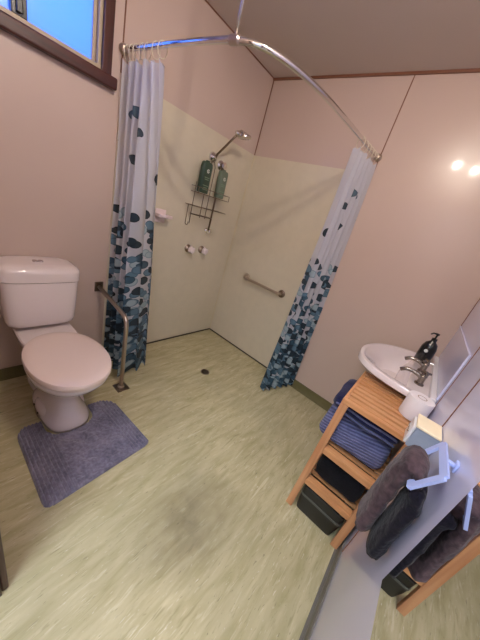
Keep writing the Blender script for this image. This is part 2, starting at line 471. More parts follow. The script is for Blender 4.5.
# ================================================================ SHOWER
# rod
RZ = 1.93
ctrl = [(-1.252, -.006, RZ), (-1.242, -.20, RZ), (-1.232, -.42, RZ), (-1.218, -.62, RZ), (-1.200, -.765, RZ), (-1.150, -.862, RZ),
        (-1.025, -.935, RZ), (-.83, -.985, RZ), (-.558, -1.02, RZ), (-.255, -1.051, RZ), (-.008, -1.078, RZ)]
rodpts = catmull(ctrl, 6)
rod = thing('shower_rod', 'chrome L-shaped shower curtain rod curving between the two walls', 'curtain rod', ctrl[0])
bm = bmesh.new(); tube(bm, rodpts, .0125, 14); mesh_obj('rod_tube', bm, M['chrome'], rod, True)
for nm, c, ax in (('wall_flange', (-1.252, -.006, RZ), (0, -1, 0)), ('wall_flange', (-.001, -1.079, RZ), (-1, .1, 0))):
    bm = bmesh.new(); lathe(bm, [(.025, 0), (.025, .006), (.022, .010), (.018, .014), (.018, .034), (.014, .036)], c, ax)
    mesh_obj(nm, bm, M['steel'], rod, 'auto')
bm = bmesh.new(); tube(bm, [(-1.2, -.765, RZ+.01), (-1.2, -.765, H-.002)], .006, 10); mesh_obj('ceiling_stay', bm, M['chrome'], rod, True)
bm = bmesh.new(); lathe(bm, [(.017, -.02), (.017, .02), (.01, .026)], (-1.2, -.765, RZ), (.15, -1, 0)); mesh_obj('stay_clamp', bm, M['steel'], rod, 'auto')
bm = bmesh.new(); lathe(bm, [(.022, 0), (.022, -.006), (.01, -.014)], (-1.2, -.765, H-.001)); mesh_obj('ceiling_rose', bm, M['chrome'], rod, 'auto')

def curtain(name, label, top, bot, ztop, zbot, rings, ringpts, nz=34, wob=.012, width_scale=.62, seed=0):
    """a sheet lofted from the folded top line to the folded hem"""
    c = thing(name, label, 'shower curtain', (bot[0][0], bot[0][1], 0), 'pebble shower curtains on the rod')
    T = catmull([(x, y, 0) for x, y in top], 8); B = catmull([(x, y, 0) for x, y in bot], 8)
    bm = bmesh.new(); uvl = bm.loops.layers.uv.new('cloth')
    n = len(T); V = []; U = [0]
    for i in range(1, n):
        U.append(U[-1]+((T[i]-T[i-1]).length*.4+(B[i]-B[i-1]).length*.6)*width_scale)
    uvd = {}
    for j in range(nz+1):
        f = j/nz; z = ztop[0]+(zbot-ztop[0])*f
        row = []
        for i in range(n):
            e = f**.8
            p = T[i].lerp(B[i], e)
            w = Vector((noise.noise((i*.13, f*2.2, seed)), noise.noise((i*.13, f*2.2, seed+9)), 0))*wob*math.sin(PI*min(1, f*1.2))
            p = p+w
            sag = .018*abs(math.sin(PI*i/(n-1)*(rings-1)))*(1-f)**6
            hem = .012*noise.noise((i*.09, 7, seed))*f**6
            v = bm.verts.new((p.x, p.y, z-sag+hem)); row.append(v); uvd[v] = (U[i], z)
        V.append(row)
    for a, b in zip(V, V[1:]):
        for i in range(n-1):
            f_ = bm.faces.new((a[i], a[i+1], b[i+1], b[i]))
            for l in f_.loops: l[uvl].uv = uvd[l.vert]
    o = mesh_obj('curtain_cloth', bm, M['curtain'], c, True)
    for p in ringpts:
        bm = bmesh.new()
        i = min(range(len(rodpts)), key=lambda k: (rodpts[k]-Vector(p)).length)
        t = (rodpts[min(i+1, len(rodpts)-1)]-rodpts[max(i-1, 0)]).normalized()
        s = Vector((0, 0, 1)).cross(t).normalized()
        tilt = random.uniform(-.3, .3)
        s = (s+t*tilt).normalized()
        loop = [Vector(p)+Vector((0, 0, -.017))+s*math.cos(a)*.023+Vector((0, 0, 1))*math.sin(a)*.032 for a in [2*PI*k/20 for k in range(20)]]
        R = []
        for k in range(21):
            q = loop[k % 20]; tt = (loop[(k+1) % 20]-loop[(k-1) % 20]).normalized(); nn = s.cross(Vector((0, 0, 1)))
            bb = tt.cross(nn)
            R.append([q+nn*math.cos(2*PI*h/6)*.0022+bb*math.sin(2*PI*h/6)*.0022 for h in range(6)])
        loft(bm, R, False, False)
        mesh_obj('curtain_ring', bm, M['ring'], c, True)
    return c
M['ring'] = simple('cream_curtain_ring', (214, 204, 180), .3)

# left curtain: bunched against the back wall, its hem spreading over the floor
topL, botL = [], []
K = 11
for k in range(K):
    f = k/(K-1)
    s = 1 if k % 2 else -1
    topL.append((-1.240+s*.028+.02*f, -.035-.30*f))
    # the hem runs from the wall out to the grab rail, then folds back into the shower
    if f < .62:
        g = f/.62
        botL.append((-1.21-.045*g+s*.035, -.03-.33*g))
    else:
        g = (f-.62)/.38
        botL.append((-1.20+.17*g+s*.02, -.345+.05*g+s*.03))
curtain('shower_curtain', 'white to blue pebble shower curtain bunched beside the toilet, left end of the rod', topL, botL, (1.885,), .03, 9,
        [(-1.249, -.05, RZ), (-1.247, -.09, RZ), (-1.245, -.13, RZ), (-1.243, -.18, RZ), (-1.241, -.22, RZ), (-1.238, -.29, RZ), (-1.236, -.34, RZ)], seed=3)
# right curtain: bunched against the right wall
topR, botR = [], []
for k in range(K):
    f = k/(K-1); s = 1 if k % 2 else -1
    topR.append((-.05-.30*f, -1.073+.03*f+s*.030))
    botR.append((-.045-.335*f, -1.155+.11*f+s*.036))
curtain('shower_curtain', 'white to blue pebble shower curtain gathered at the right wall above the green skirting', topR, botR, (1.885,), .025, 9,
        [(-.06, -1.073, RZ), (-.10, -1.068, RZ), (-.15, -1.063, RZ), (-.20, -1.057, RZ), (-.25, -1.052, RZ), (-.31, -1.046, RZ)], seed=8)

# hand shower, wall arm and rail
sh = thing('wall_shower', 'chrome shower head on a long arm reaching out over two green bottles', 'shower head', (-.50, -.006, 1.68))
bm = bmesh.new(); lathe(bm, [(.038, 0), (.038, .006), (.034, .016), (.022, .026), (.012, .04)], (-.50, -.007, 1.665), (0, -1, 0)); mesh_obj('wall_flange', bm, M['chrome'], sh, 'auto')
bm = bmesh.new(); tube(bm, [(-.50, -.04, 1.665), (-.50, -.055, 1.69), (-.495, -.10, 1.735), (-.487, -.15, 1.79), (-.48, -.195, 1.838)], .0085, 12); mesh_obj('shower_arm', bm, M['wire'], sh, True)
bm = bmesh.new(); lathe(bm, [(.012, -.02), (.017, -.012), (.017, .012), (.012, .02)], (-.48, -.20, 1.845), (1, -.2, 0)); mesh_obj('swivel_joint', bm, M['chrome'], sh, 'auto')
bm = bmesh.new(); tube(bm, [(-.48, -.20, 1.848), (-.455, -.203, 1.868), (-.432, -.205, 1.868)], .010, 10); lathe(bm, [(.014, -.006), (.022, 0), (.046, .012), (.052, .018), (.052, .028), (.047, .031)], (-.415, -.205, 1.868), (.12, -.12, -.95)); mesh_obj('spray_head', bm, M['chrome'], sh, 'auto')
bm = bmesh.new()
hr = thing('shower_rail', 'slim vertical chrome shower riser rail behind the wire caddy', 'shower rail', (-.40, -.006, 1.1))
tube(bm, [(-.40, -.035, 1.10), (-.40, -.035, 1.64)], .008, 12); mesh_obj('riser_tube', bm, M['wire'], hr, True)
for z, r in ((1.105, .022), (1.635, .036)):
    bm = bmesh.new(); lathe(bm, [(r, 0), (r, .008), (r*.6, .016), (r*.6, .04), (r*.75, .05), (r*.4, .056)], (-.40, -.007, z), (0, -1, 0)); mesh_obj('rail_bracket', bm, M['chrome'], hr, 'auto')

# wire caddy
cd = thing('wire_caddy', 'wire shower caddy holding two green bottles on the shower wall', 'shower caddy', (-.52, -.006, 1.38))
def wires(lst, r=.0028):
    bm = bmesh.new()
    for p in lst: tube(bm, p, r, 6)
    return bm
yy0, yy1 = -.018, -.105
zt = 1.385
sh1 = [[(-.66, yy0, zt), (-.31, yy0, zt)], [(-.66, yy1, zt), (-.31, yy1, zt)], [(-.66, yy0, zt), (-.66, yy1, zt)], [(-.31, yy0, zt), (-.31, yy1, zt)],
       [(-.66, yy1, zt+.04), (-.31, yy1, zt+.04)], [(-.66, yy1, zt), (-.66, yy1, zt+.04)], [(-.31, yy1, zt), (-.31, yy1, zt+.04)], [(-.66, yy0, zt+.04), (-.66, yy1, zt+.04)], [(-.31, yy0, zt+.04), (-.31, yy1, zt+.04)]]
for k in range(1, 9): sh1.append([(-.66+.35*k/9, yy0, zt), (-.66+.35*k/9, yy1, zt)])
mesh_obj('top_tray', wires(sh1), M['wire'], cd, True)
zt = 1.285
sh2 = [[(-.69, yy0, zt), (-.30, yy0, zt)], [(-.66, yy1, zt), (-.31, yy1, zt)], [(-.66, yy0, zt), (-.66, yy1, zt)], [(-.31, yy0, zt), (-.31, yy1, zt)]]
for k in range(1, 7): sh2.append([(-.66+.35*k/7, yy0, zt), (-.66+.35*k/7, yy1, zt)])
mesh_obj('middle_tray', wires(sh2), M['wire'], cd, True)
zt = 1.22
mesh_obj('soap_tray', wires([[(-.63, yy0, zt), (-.45, yy0, zt)], rounded([(-.63, yy0, zt), (-.63, yy1, zt), (-.45, yy1, zt), (-.45, yy0, zt)], .03), [(-.57, yy0, zt), (-.57, yy1, zt)], [(-.51, yy0, zt), (-.51, yy1, zt)]]), M['wire'], cd, True)
mesh_obj('wire_back', wires([[(-.62, yy0, 1.14), (-.62, yy0, 1.46)], [(-.46, yy0, 1.20), (-.46, yy0, 1.60)], [(-.52, yy0, 1.20), (-.52, yy0, 1.60)],
                             rounded([(-.52, yy0, 1.60), (-.49, yy0, 1.66), (-.46, yy0, 1.60)], .02)]), M['wire'], cd, True)
mesh_obj('towel_hook', wires([rounded([(-.66, yy0, 1.285), (-.66, yy0, 1.13), (-.66, -.05, 1.13), (-.66, -.05, 1.155)], .012)]), M['wire'], cd, True)

def wall_bottle(x, lab, body, w=.042, h=.21):
    y = -.077; z0 = 1.392
    b = thing('shampoo_bottle', lab, 'bottle', (x, y, z0), 'green bottles in the shower caddy')
    bm = bmesh.new()
    def ring(s, z, d=.025): return egg(x, y+d*s, y-d*s, w*s, z, 28, 3.2)
    loft(bm, [ring(.93, z0), ring(1, z0+.008), ring(1, z0+h*.78), ring(1, z0+h*.88), ring(.93, z0+h*.96), ring(.75, z0+h)])
    bd = mesh_obj('bottle_body', bm, body, b, 'auto')
    bm = bmesh.new(); lathe(bm, [(.016, 0), (.016, .008), (.014, .010)], (x, y, z0+h)); mesh_obj('cap', bm, body, b, 'auto')
    bm = bmesh.new()
    R0, R1 = .013, .0075; n = 22; zc = z0+h*.72; yf = y-.0256
    o_ = [bm.verts.new((x+R0*math.cos(2*PI*k/n), yf, zc+R0*math.sin(2*PI*k/n))) for k in range(n)]
    i_ = [bm.verts.new((x+R1*math.cos(2*PI*k/n), yf, zc+R1*math.sin(2*PI*k/n))) for k in range(n)]
    for k in range(n):
        if k in (0, 1): continue
        j = (k+1) % n; bm.faces.new((o_[k], o_[j], i_[j], i_[k]))
    box(bm, x-.002, x+.009, yf-.0003, yf, zc-.003, zc+.0015)
    mesh_obj('round_mark', bm, M['label_white'], bd)
    for k, (zz, ww) in enumerate(((.50, .026), (.44, .022), (.24, .029), (.17, .020), (.11, .026))):
        obox('printed_line', M['label_sage'], bd, x-ww, x+ww*(.9 if k % 2 else 1), yf-.0004, yf+.0001, z0+h*zz, z0+h*zz+.006)
wall_bottle(-.60, 'dark green bottle with white round mark, left one in the shower caddy', M['green_plastic'], .050, .215)
wall_bottle(-.412, 'paler green bottle with white round mark, right one in the shower caddy', M['green_light'], .045, .204)

# taps in the shower
for x, lab in ((-.572, 'shower tap with dark flange and white handle, nearer the soap dish'), (-.412, 'shower tap with dark flange and white handle, nearer the wall corner')):
    t_ = thing('shower_tap', lab, 'tap', (x, -.006, .93), 'taps on the shower wall')
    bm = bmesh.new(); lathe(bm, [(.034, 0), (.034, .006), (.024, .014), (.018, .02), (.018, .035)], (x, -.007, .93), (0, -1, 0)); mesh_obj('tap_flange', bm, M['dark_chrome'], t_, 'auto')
    bm = bmesh.new(); lathe(bm, [(.016, 0), (.028, .006), (.030, .02), (.024, .036), (.012, .042)], (x, -.042, .93), (0, -1, 0)); 
    for a in range(4):
        c_, s_ = math.cos(a*PI/2+.4), math.sin(a*PI/2+.4)
        tube(bm, [(x, -.06, .93), (x+.036*c_, -.06, .93+.036*s_)], [.009, .007], 8)
    mesh_obj('tap_handle', bm, M['ceramic'], t_, 'auto')

# soap dish
sd = thing('soap_dish', 'small pale pink soap dish fixed to the shower wall beside the left curtain', 'soap dish', (-.89, -.006, 1.13))
bm = bmesh.new(); box(bm, -.95, -.84, -.09, -.007, 1.150, 1.158, .003); box(bm, -.95, -.84, -.09, -.084, 1.158, 1.172, .002)
box(bm, -.95, -.944, -.09, -.007, 1.158, 1.172, .002); box(bm, -.846, -.84, -.09, -.007, 1.158, 1.172, .002)
mesh_obj('dish', bm, M['plastic_pink'], sd, 'auto')
bm = bmesh.new(); box(bm, -.94, -.85, -.013, -.007, 1.105, 1.200, .002); mesh_obj('backplate', bm, M['plastic_pink'], sd, 'auto')

# horizontal grab bar
gb = thing('grab_bar', 'short horizontal steel grab bar on the right shower wall', 'grab bar', (-.006, -.52, .77))
p = rounded([(-.012, -.31, .77), (-.062, -.31, .77), (-.062, -.745, .77), (-.012, -.745, .77)], .03)
bm = bmesh.new(); tube(bm, p, .0125, 12); mesh_obj('bar', bm, M['steel'], gb, True)
for y, m_ in ((-.31, 'steel'), (-.745, 'wire')):
    bm = bmesh.new(); lathe(bm, [(.036, 0), (.036, .005), (.030, .010), (.015, .012)], (-.007, y, .77), (-1, 0, 0)); mesh_obj('flange', bm, M[m_], gb, 'auto')

# drain
dr = thing('floor_drain', 'small round metal floor drain in the shower floor', 'drain', (-.627, -.602, 0))
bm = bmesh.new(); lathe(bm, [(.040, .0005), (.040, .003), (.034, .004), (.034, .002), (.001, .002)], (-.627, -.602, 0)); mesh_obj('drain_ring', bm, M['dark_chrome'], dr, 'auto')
bm = bmesh.new()
for k in range(-3, 4):
    hw = math.sqrt(.03**2-(k*.0085)**2); box(bm, -.627-hw, -.627+hw, -.602+k*.0085-.002, -.602+k*.0085+.002, .0022, .0032)
mesh_obj('drain_slots', bm, M['black_rubber'], dr)

# floor-to-wall grab rail by the toilet
gr = thing('grab_rail', 'bent steel grab rail from the back wall down to the floor beside the toilet', 'grab rail', (-1.30, -.43, 0))
p = rounded([(-1.30, -.012, .60), (-1.30, -.41, .545), (-1.30, -.43, .015)], .07, 10)
bm = bmesh.new(); tube(bm, p, .0135, 14); mesh_obj('rail_tube', bm, M['steel'], gr, True)
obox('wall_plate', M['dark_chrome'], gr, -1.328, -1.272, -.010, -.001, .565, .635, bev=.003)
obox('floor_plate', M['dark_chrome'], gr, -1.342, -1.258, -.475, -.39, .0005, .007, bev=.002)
bm = bmesh.new(); lathe(bm, [(.022, 0), (.022, .006), (.015, .01)], (-1.30, -.43, .007)); mesh_obj('collar', bm, M['steel'], gr, 'auto')

# ================================================================ TOILET
TX = -1.665
tl = thing('toilet', 'white close-coupled toilet with its lid down against the back wall', 'toilet', (TX, -.4, 0))
bm = bmesh.new()
prof = [  # z, back, front, half width, power
    (.0005, -.20, -.628, .114, 3.0), (.025, -.20, -.625, .113, 3.0), (.045, -.205, -.612, .104, 2.7), (.08, -.21, -.585, .088, 2.4), (.14, -.22, -.560, .078, 2.2),
    (.20, -.23, -.570, .086, 2.1), (.25, -.24, -.615, .108, 2.1), (.30, -.25, -.680, .140, 2.15), (.345, -.26, -.735, .164, 2.2),
    (.378, -.265, -.760, .173, 2.25), (.394, -.265, -.764, .175, 2.25), (.400, -.27, -.760, .171, 2.25)]
loft(bm, [egg(TX, b_, f_, w_, z_, 48, p_) for z_, b_, f_, w_, p_ in prof])
mesh_obj('bowl', bm, M['ceramic'], tl, True)
bm = bmesh.new()   # the rear deck that carries the cistern
loft(bm, [egg(TX, -.03, f_, w_, z_, 44, p_) for z_, w_, f_, p_ in ((.0005, .080, -.24, 4), (.05, .07, -.24, 4), (.20, .07, -.25, 4), (.30, .095, -.28, 4), (.355, .125, -.33, 4), (.39, .137, -.35, 4.5), (.412, .138, -.345, 5), (.418, .133, -.338, 5))])
mesh_obj('rear_deck', bm, M['ceramic'], tl, 'auto')
ff = {}
for s in (-1, 1):
    bm = bmesh.new(); rr = []
    for z_, k_ in ((.0005, 1), (.045, .97), (.068, .8), (.078, .4)):
        rr.append(egg(TX+s*.085, -.41+.085*k_, -.41-.085*k_, .034*k_, z_, 24, 2.2))
    loft(bm, rr); ff[s] = mesh_obj('foot_flange', bm, M['ceramic'], tl, True)
for s in (-1, 1):
    for y_, z_ in ((-.375, .048), (-.435, .034)):
        bm = bmesh.new(); lathe(bm, [(.0065, 0), (.0065, .003), (.003, .004)], (TX+s*.1165, y_, z_), (s, -.15, .1), 12); mesh_obj('bolt', bm, M['black_rubber'], ff[s], 'auto')
bm = bmesh.new(); loft(bm, [egg(TX, -.272, -.772, w_, z_, 56, 2.15) for z_, w_ in ((.4005, .170), (.404, .176), (.416, .178), (.420, .174))]); mesh_obj('seat', bm, M['seat_plastic'], tl, 'auto')
bm = bmesh.new()
rg = []
for z_, k_ in ((.4205, .985), (.423, 1.0), (.434, 1.0), (.441, .985), (.4455, .93), (.448, .8), (.4495, .5), (.450, .15)):
    cy = (-.265-.782)/2; hy = (.782-.265)/2*k_
    rg.append(egg(TX, cy+hy, cy-hy, (.181)*k_, z_, 56, 2.15))
loft(bm, rg); mesh_obj('lid', bm, M['seat_plastic'], tl, 'auto')
bm = bmesh.new()
CX = -1.672
cr_ = [(.447, .146, -.185), (.455, .158, -.192), (.48, .166, -.197), (.60, .173, -.202), (.715, .178, -.206)]
loft(bm, [egg(CX, -.012, yf, hw, z_, 56, 5.5) for z_, hw, yf in cr_]); mesh_obj('cistern', bm, M['ceramic'], tl, 'auto')
bm = bmesh.new()
lr = [(.7155, .176, -.205), (.720, .184, -.212), (.765, .185, -.213), (.782, .182, -.210), (.794, .172, -.198), (.800, .155, -.178), (.802, .12, -.15)]
loft(bm, [egg(CX, -.010, yf, hw, z_, 56, 5) for z_, hw, yf in lr]); cl_ = mesh_obj('cistern_lid', bm, M['ceramic'], tl, 'auto')
for s in (-1, 1):
    bm = bmesh.new(); loft(bm, [egg(CX+s*.0125, -.085, -.115, .0115*k_, z_, 20, 3) for z_, k_ in ((.8015, 1), (.806, 1), (.808, .85))]); mesh_obj('flush_button', bm, M['chrome'], cl_, 'auto')

# pedestal mat
mt_ = bmesh.new()
c00 = Vector((-1.905, -.975)); c10 = Vector((-1.385, -.945)); c01 = Vector((-1.895, -.478)); c11 = Vector((-1.405, -.495))
NU, NV = 210, 130
def matp(u, v): return c00*(1-u)*(1-v)+c10*u*(1-v)+c01*(1-u)*v+c11*u*v
V = {}
def inside(u, v):
    p = matp(u, v)
    # rounded corners
    for (cu, cv, r) in ((0, 0, .03), (1, 0, .03), (0, 1, .07), (1, 1, .11)):
        du = abs(u-cu)*.52; dv = abs(v-cv)*.48
        if du < r and dv < r and math.hypot(r-du, r-dv) > r: return False
    q = ((p.x-TX)/.118)
    if p.y > -.52 and abs(q) < 1: return False
    if p.y <= -.52 and abs(q)**2.8+(abs(p.y+.52)/.114)**2.8 < 1: return False
    return True
for i in range(NU+1):
    for j in range(NV+1):
        u, v = i/NU, j/NV
        if not inside(u, v): continue
        p = matp(u, v)
        if u < .27 or u > .80:
            h = .007+.013*abs(math.sin(PI*u*.52/.0175))**.6
        else:
            h = .018+.010*noise.noise((p.x*22, p.y*22, 0))+.005*noise.noise((p.x*90, p.y*90, 3))
        edge = min(u, 1-u, v, 1-v)*.5
        h *= min(1, .25+edge/.010) if edge < .010 else 1
        V[i, j] = mt_.verts.new((p.x, p.y, h))
for i in range(NU):
    for j in range(NV):
        q = [V.get(k) for k in ((i, j), (i+1, j), (i+1, j+1), (i, j+1))]
        if all(q): mt_.faces.new(q)
ext = bmesh.ops.extrude_edge_only(mt_, edges=[e for e in mt_.edges if len(e.link_faces) == 1])
for v in ext['geom']:
    if isinstance(v, bmesh.types.BMVert): v.co.z = .001
tag(mesh_obj('bath_mat', mt_, M['mat_pile'], None, True), 'grey-violet pedestal mat with ribbed ends on the floor around the toilet foot', 'bath mat')

# ================================================================ BASIN
bz = .82
out = [(-.035, -1.996), (-.045, -1.88), (-.12, -1.755), (-.25, -1.655), (-.42, -1.605), (-.58, -1.62), (-.685, -1.70), (-.735, -1.83), (-.755, -1.996)]
oc = catmull([(x, y, 0) for x, y in out], 7)
ctr = Vector((-.37, -1.775, 0))
def sring(s, z, c=ctr, ymin=-9):
    r = []
    for q in oc:
        v = c+(q-c)*s
        r.append(Vector((v.x, max(v.y, ymin), z)))
    return r
bs = thing('wash_basin', 'white ceramic wash basin in the corner, above the slatted shelf', 'basin', (-.4, -1.8, .6))
bm = bmesh.new()
loft(bm, [sring(.30, .640), sring(.38, .69), sring(.46, .735, ctr, -1.9), sring(.80, .762, ctr, -1.96), sring(.97, .782, ctr, -1.996), sring(1, .79), sring(1, .812), sring(.985, .82, ctr, -1.996),
          sring(.90, .820, ctr, -1.89), sring(.86, .815, ctr, -1.88), sring(.80, .800, ctr, -1.875), sring(.55, .775, ctr, -1.86), sring(.40, .745, ctr, -1.84), sring(.27, .70), sring(.10, .695)])
mesh_obj('bowl', bm, M['ceramic'], bs, 'auto')
bm = bmesh.new(); lathe(bm, [(.02, 0), (.02, .003), (.008, .004)], (-.37, -1.775, .6955)); mesh_obj('plughole', bm, M['chrome'], bs, 'auto')
obox('upstand', M['plastic_white'], bs, -.755, -.003, -1.998, -1.972, .8205, .845, bev=.004)
bm = bmesh.new(); lathe(bm, [(.045, .40), (.05, .46), (.055, .56), (.09, .66)], (-.37, -1.80, .0)); 
tube(bm, rounded([(-.37, -1.80, .58), (-.37, -1.80, .36), (-.37, -1.95, .36), (-.37, -1.998, .36)], .04), .02, 12)
mesh_obj('waste_pipe', bm, M['plastic_white'], bs, 'auto')
def basin_tap(x, y, rot, lab):
    t_ = thing('basin_tap', lab, 'tap', (x, y, bz), 'taps on the wash basin')
    z = bz+.0005
    bm = bmesh.new(); lathe(bm, [(.022, 0), (.022, .006), (.015, .012), (.014, .045), (.017, .05), (.010, .06)], (x, y, z)); mesh_obj('tap_body', bm, M['tap_metal'], t_, 'auto')
    bm = bmesh.new(); tube(bm, catmull([(x, y, z+.035), (x, y+.035, z+.048), (x, y+.075, z+.046), (x, y+.10, z+.028)], 5), [.012]*6+[.0105]*10, 12); mesh_obj('spout', bm, M['tap_metal'], t_, True)
    bm = bmesh.new()
    for a in range(3):
        c_, s_ = math.cos(a*2*PI/3+rot), math.sin(a*2*PI/3+rot); tube(bm, [(x, y, z+.066), (x+.03*c_, y+.03*s_, z+.068)], [.008, .006], 8)
    lathe(bm, [(.014, .056), (.016, .062), (.014, .074), (.006, .078)], (x, y, z))
    mesh_obj('tap_handle', bm, M['tap_metal'], t_, 'auto')
basin_tap(-.39, -1.925, .3, 'chrome basin tap beside the black soap bottle')
basin_tap(-.60, -1.925, 1.2, 'chrome basin tap nearer the toilet roll')

# black soap bottle
sb = thing('soap_bottle', 'black pump soap bottle with a white spot on the basin ledge', 'bottle', (-.205, -1.908, bz))
x, y, z = -.205, -1.908, bz+.001
bm = bmesh.new(); lathe(bm, [(.036, 0), (.041, .006), (.042, .05), (.041, .10), (.032, .13), (.016, .145), (.015, .15)], (x, y, z), n=32); mesh_obj('bottle_body', bm, M['black_plastic'], sb, 'auto')
bm = bmesh.new(); lathe(bm, [(.015, .1505), (.015, .166), (.005, .168), (.005, .188), (.010, .190), (.010, .200)], (x, y, z), n=20)
tube(bm, [(x, y, z+.195), (x-.022, y+.022, z+.197), (x-.032, y+.032, z+.188)], [.006, .0045, .004], 8); mesh_obj('pump', bm, M['black_plastic'], sb, 'auto')
bm = bmesh.new(); lathe(bm, [(.010, 0), (.010, .0025), (.001, .003)], (x-.0415*.98, y+.0415*.2, z+.085), (-.98, .2, 0), 20); mesh_obj('round_mark', bm, M['label_white'], sb)

# clear-fronted splashback on the front wall
sp = thing('splashback', 'glossy white splashback panel with white edging on the wall above the basin', 'splashback', (-.36, YD, .86))
obox('panel', M['laminate_white'], sp, -.748, -.006, YD+.0005, YD+.005, .848, 1.08)
bm = bmesh.new(); box(bm, -.754, -.006, YD+.0005, YD+.008, 1.081, 1.086, .001); box(bm, -.752, -.747, YD+.0005, YD+.008, .848, 1.081, .001)
mesh_obj('edging', bm, M['laminate_white'], sp)

# toilet roll standing on the shelf
tr_ = thing('toilet_roll', 'white toilet roll standing on end on the shelf beside the basin', 'toilet roll', (-.80, -1.945, .75))
ST = .745
TRX, TRY = -.812, -1.943
bm = bmesh.new(); lathe(bm, [(.019, .001), (.050, .001), (.051, .004), (.051, .099), (.050, .102), (.019, .102)], (TRX, TRY, ST), n=36)
mesh_obj('paper_roll', bm, M['paper'], tr_, 'auto')
bm = bmesh.new(); lathe(bm, [(.016, .0005), (.0188, .0005), (.0188, .1025), (.016, .1025), (.016, .02), (.001, .02)], (TRX, TRY, ST), n=30); mesh_obj('cardboard_core', bm, M['card_core'], tr_, 'auto')

# dispenser box on the wall
db = thing('dispenser_box', 'small box with a cream top and grey sides fixed to the wall over the shelf', 'dispenser', (-1.12, -1.96, .76))
obox('case', M['grey_card'], db, -1.152, -1.064, -1.998, -1.930, .80, .880, bev=.004)
obox('top_cover', M['cream_plastic'], db, -1.155, -1.061, -1.998, -1.926, .880, .889, bev=.003)
obox('front_panel', M['plastic_white'], db, -1.148, -1.068, -1.930, -1.920, .804, .876, bev=.004)
for k in range(3):
    bm = bmesh.new(); lathe(bm, [(.006, 0), (.006, .003), (.003, .004)], (-1.085-.024*k, -1.9195, .845), (0, 1, 0), 14); mesh_obj('button', bm, M['chrome'], db, 'auto')

# ================================================================ SHELF UNIT
sx0, sx1, sy0, sy1 = -1.01, -.60, -1.988, -1.688
su = thing('slatted_shelf', 'bamboo shelf unit with slatted shelves standing below the basin', 'shelf unit', ((sx0+sx1)/2, (sy0+sy1)/2, 0))
pw = .022
for (x, y) in ((sx0, sy0), (sx0, sy1-.034), (sx1-pw, sy0), (sx1-pw, sy1-.034)):
    obox('post', M['bamboo_z'], su, x, x+pw, y, y+.034, .0005, ST-.024, bev=.002)
ends = [(.224, 'shelf'), (.452, 'shelf')]
for z, nm in ends:
    bm = bmesh.new()
    for k in range(9):
        x = sx0+pw+.004+k*(sx1-sx0-2*pw-.03)/8
        box(bm, x, x+.024, sy0+.002, sy1-.002, z-.008, z+.002, .001)
    mesh_obj('slat_deck', bm, M['bamboo_y'], su)
    for x in (sx0+.002, sx1-.020):
        obox('rail', M['bamboo_y'], su, x, x+.018, sy0+.034, sy1-.034, z-.026, z+.008, bev=.002)
    for y in (sy0+.009, sy1-.025):
        obox('side_rail', M['bamboo_x'], su, sx0+pw, sx1-pw, y, y+.016, z-.034, z-.009, bev=.002)
for x in (sx0+.001, sx1-.023):
    obox('top_rail', M['bamboo_y'], su, x, x+.022, sy0, sy1, ST-.0235, ST-.0005, bev=.003)
bm = bmesh.new()
ns = 9
for k in range(ns):
    x = sx0+.024+k*(sx1-sx0-.048)/ns
    box(bm, x+.0085, x+(sx1-sx0-.048)/ns-.0085, sy0+.014, sy1-.014, ST-.022, ST-.001, .0015)
for y in (sy0, sy1-.014): box(bm, sx0+.023, sx1-.023, y, y+.014, ST-.022, ST-.0005, .003)
mesh_obj('top_deck', bm, M['bamboo_y'], su)

# towels on the shelf: folded cloths running front to back
def folded(name, label, xc, zc, hx, hz, y0, y1, m, ribs=0, seed=0, band=None, pw_=3.0, amp=.004, flop=0):
    n = 576 if ribs else 120; N = 26; bm = bmesh.new(); rings = []
    dense = []
    for i in range(4000):
        a = 2*PI*i/4000; c_, s_ = math.cos(a), math.sin(a)
        dense.append((hx*math.copysign(abs(c_)**(2/pw_), c_), hz*math.copysign(abs(s_)**(2/pw_), s_)))
    cum = [0]
    for i in range(1, 4001): cum.append(cum[-1]+math.dist(dense[i-1], dense[i % 4000]))
    unit = []; k_ = 0
    for i in range(n):                       # even spacing round the section
        while cum[k_+1] < cum[-1]*i/n: k_ += 1
        unit.append(dense[k_ % 4000])
    for j in range(N+1):
        f = j/N; y = y0+(y1-y0)*f
        e = min(f, 1-f)*N
        k = {0: .80, 1: .93, 2: .98}.get(int(round(e)), 1.0)
        ring = []
        for i in range(n):
            x_, z_ = unit[i]; a = 2*PI*i/n
            r = amp*abs(math.sin(a*ribs/2)) if ribs else 0
            w = .010*noise.noise((math.cos(a)*1.2+seed, f*2.5, math.sin(a)*1.2))
            q = Vector((x_, 0, z_)); nrm = q.normalized()
            q = q*k+nrm*(r+w)
            zz = zc+q.z
            ring.append(Vector((xc+q.x, y+.006*noise.noise((a, seed, f)), zz)))
        rings.append(ring)
    loft(bm, rings)
    # settle flat on whatever carries it
    lo = min(v.co.z for v in bm.verts); dz_ = (zc-hz)-lo
    for v in bm.verts: v.co.z += dz_
    o = mesh_obj(name, bm, m, None, 'auto')
    tag(o, label, 'towel', 'folded towels on the bamboo shelves'); return o
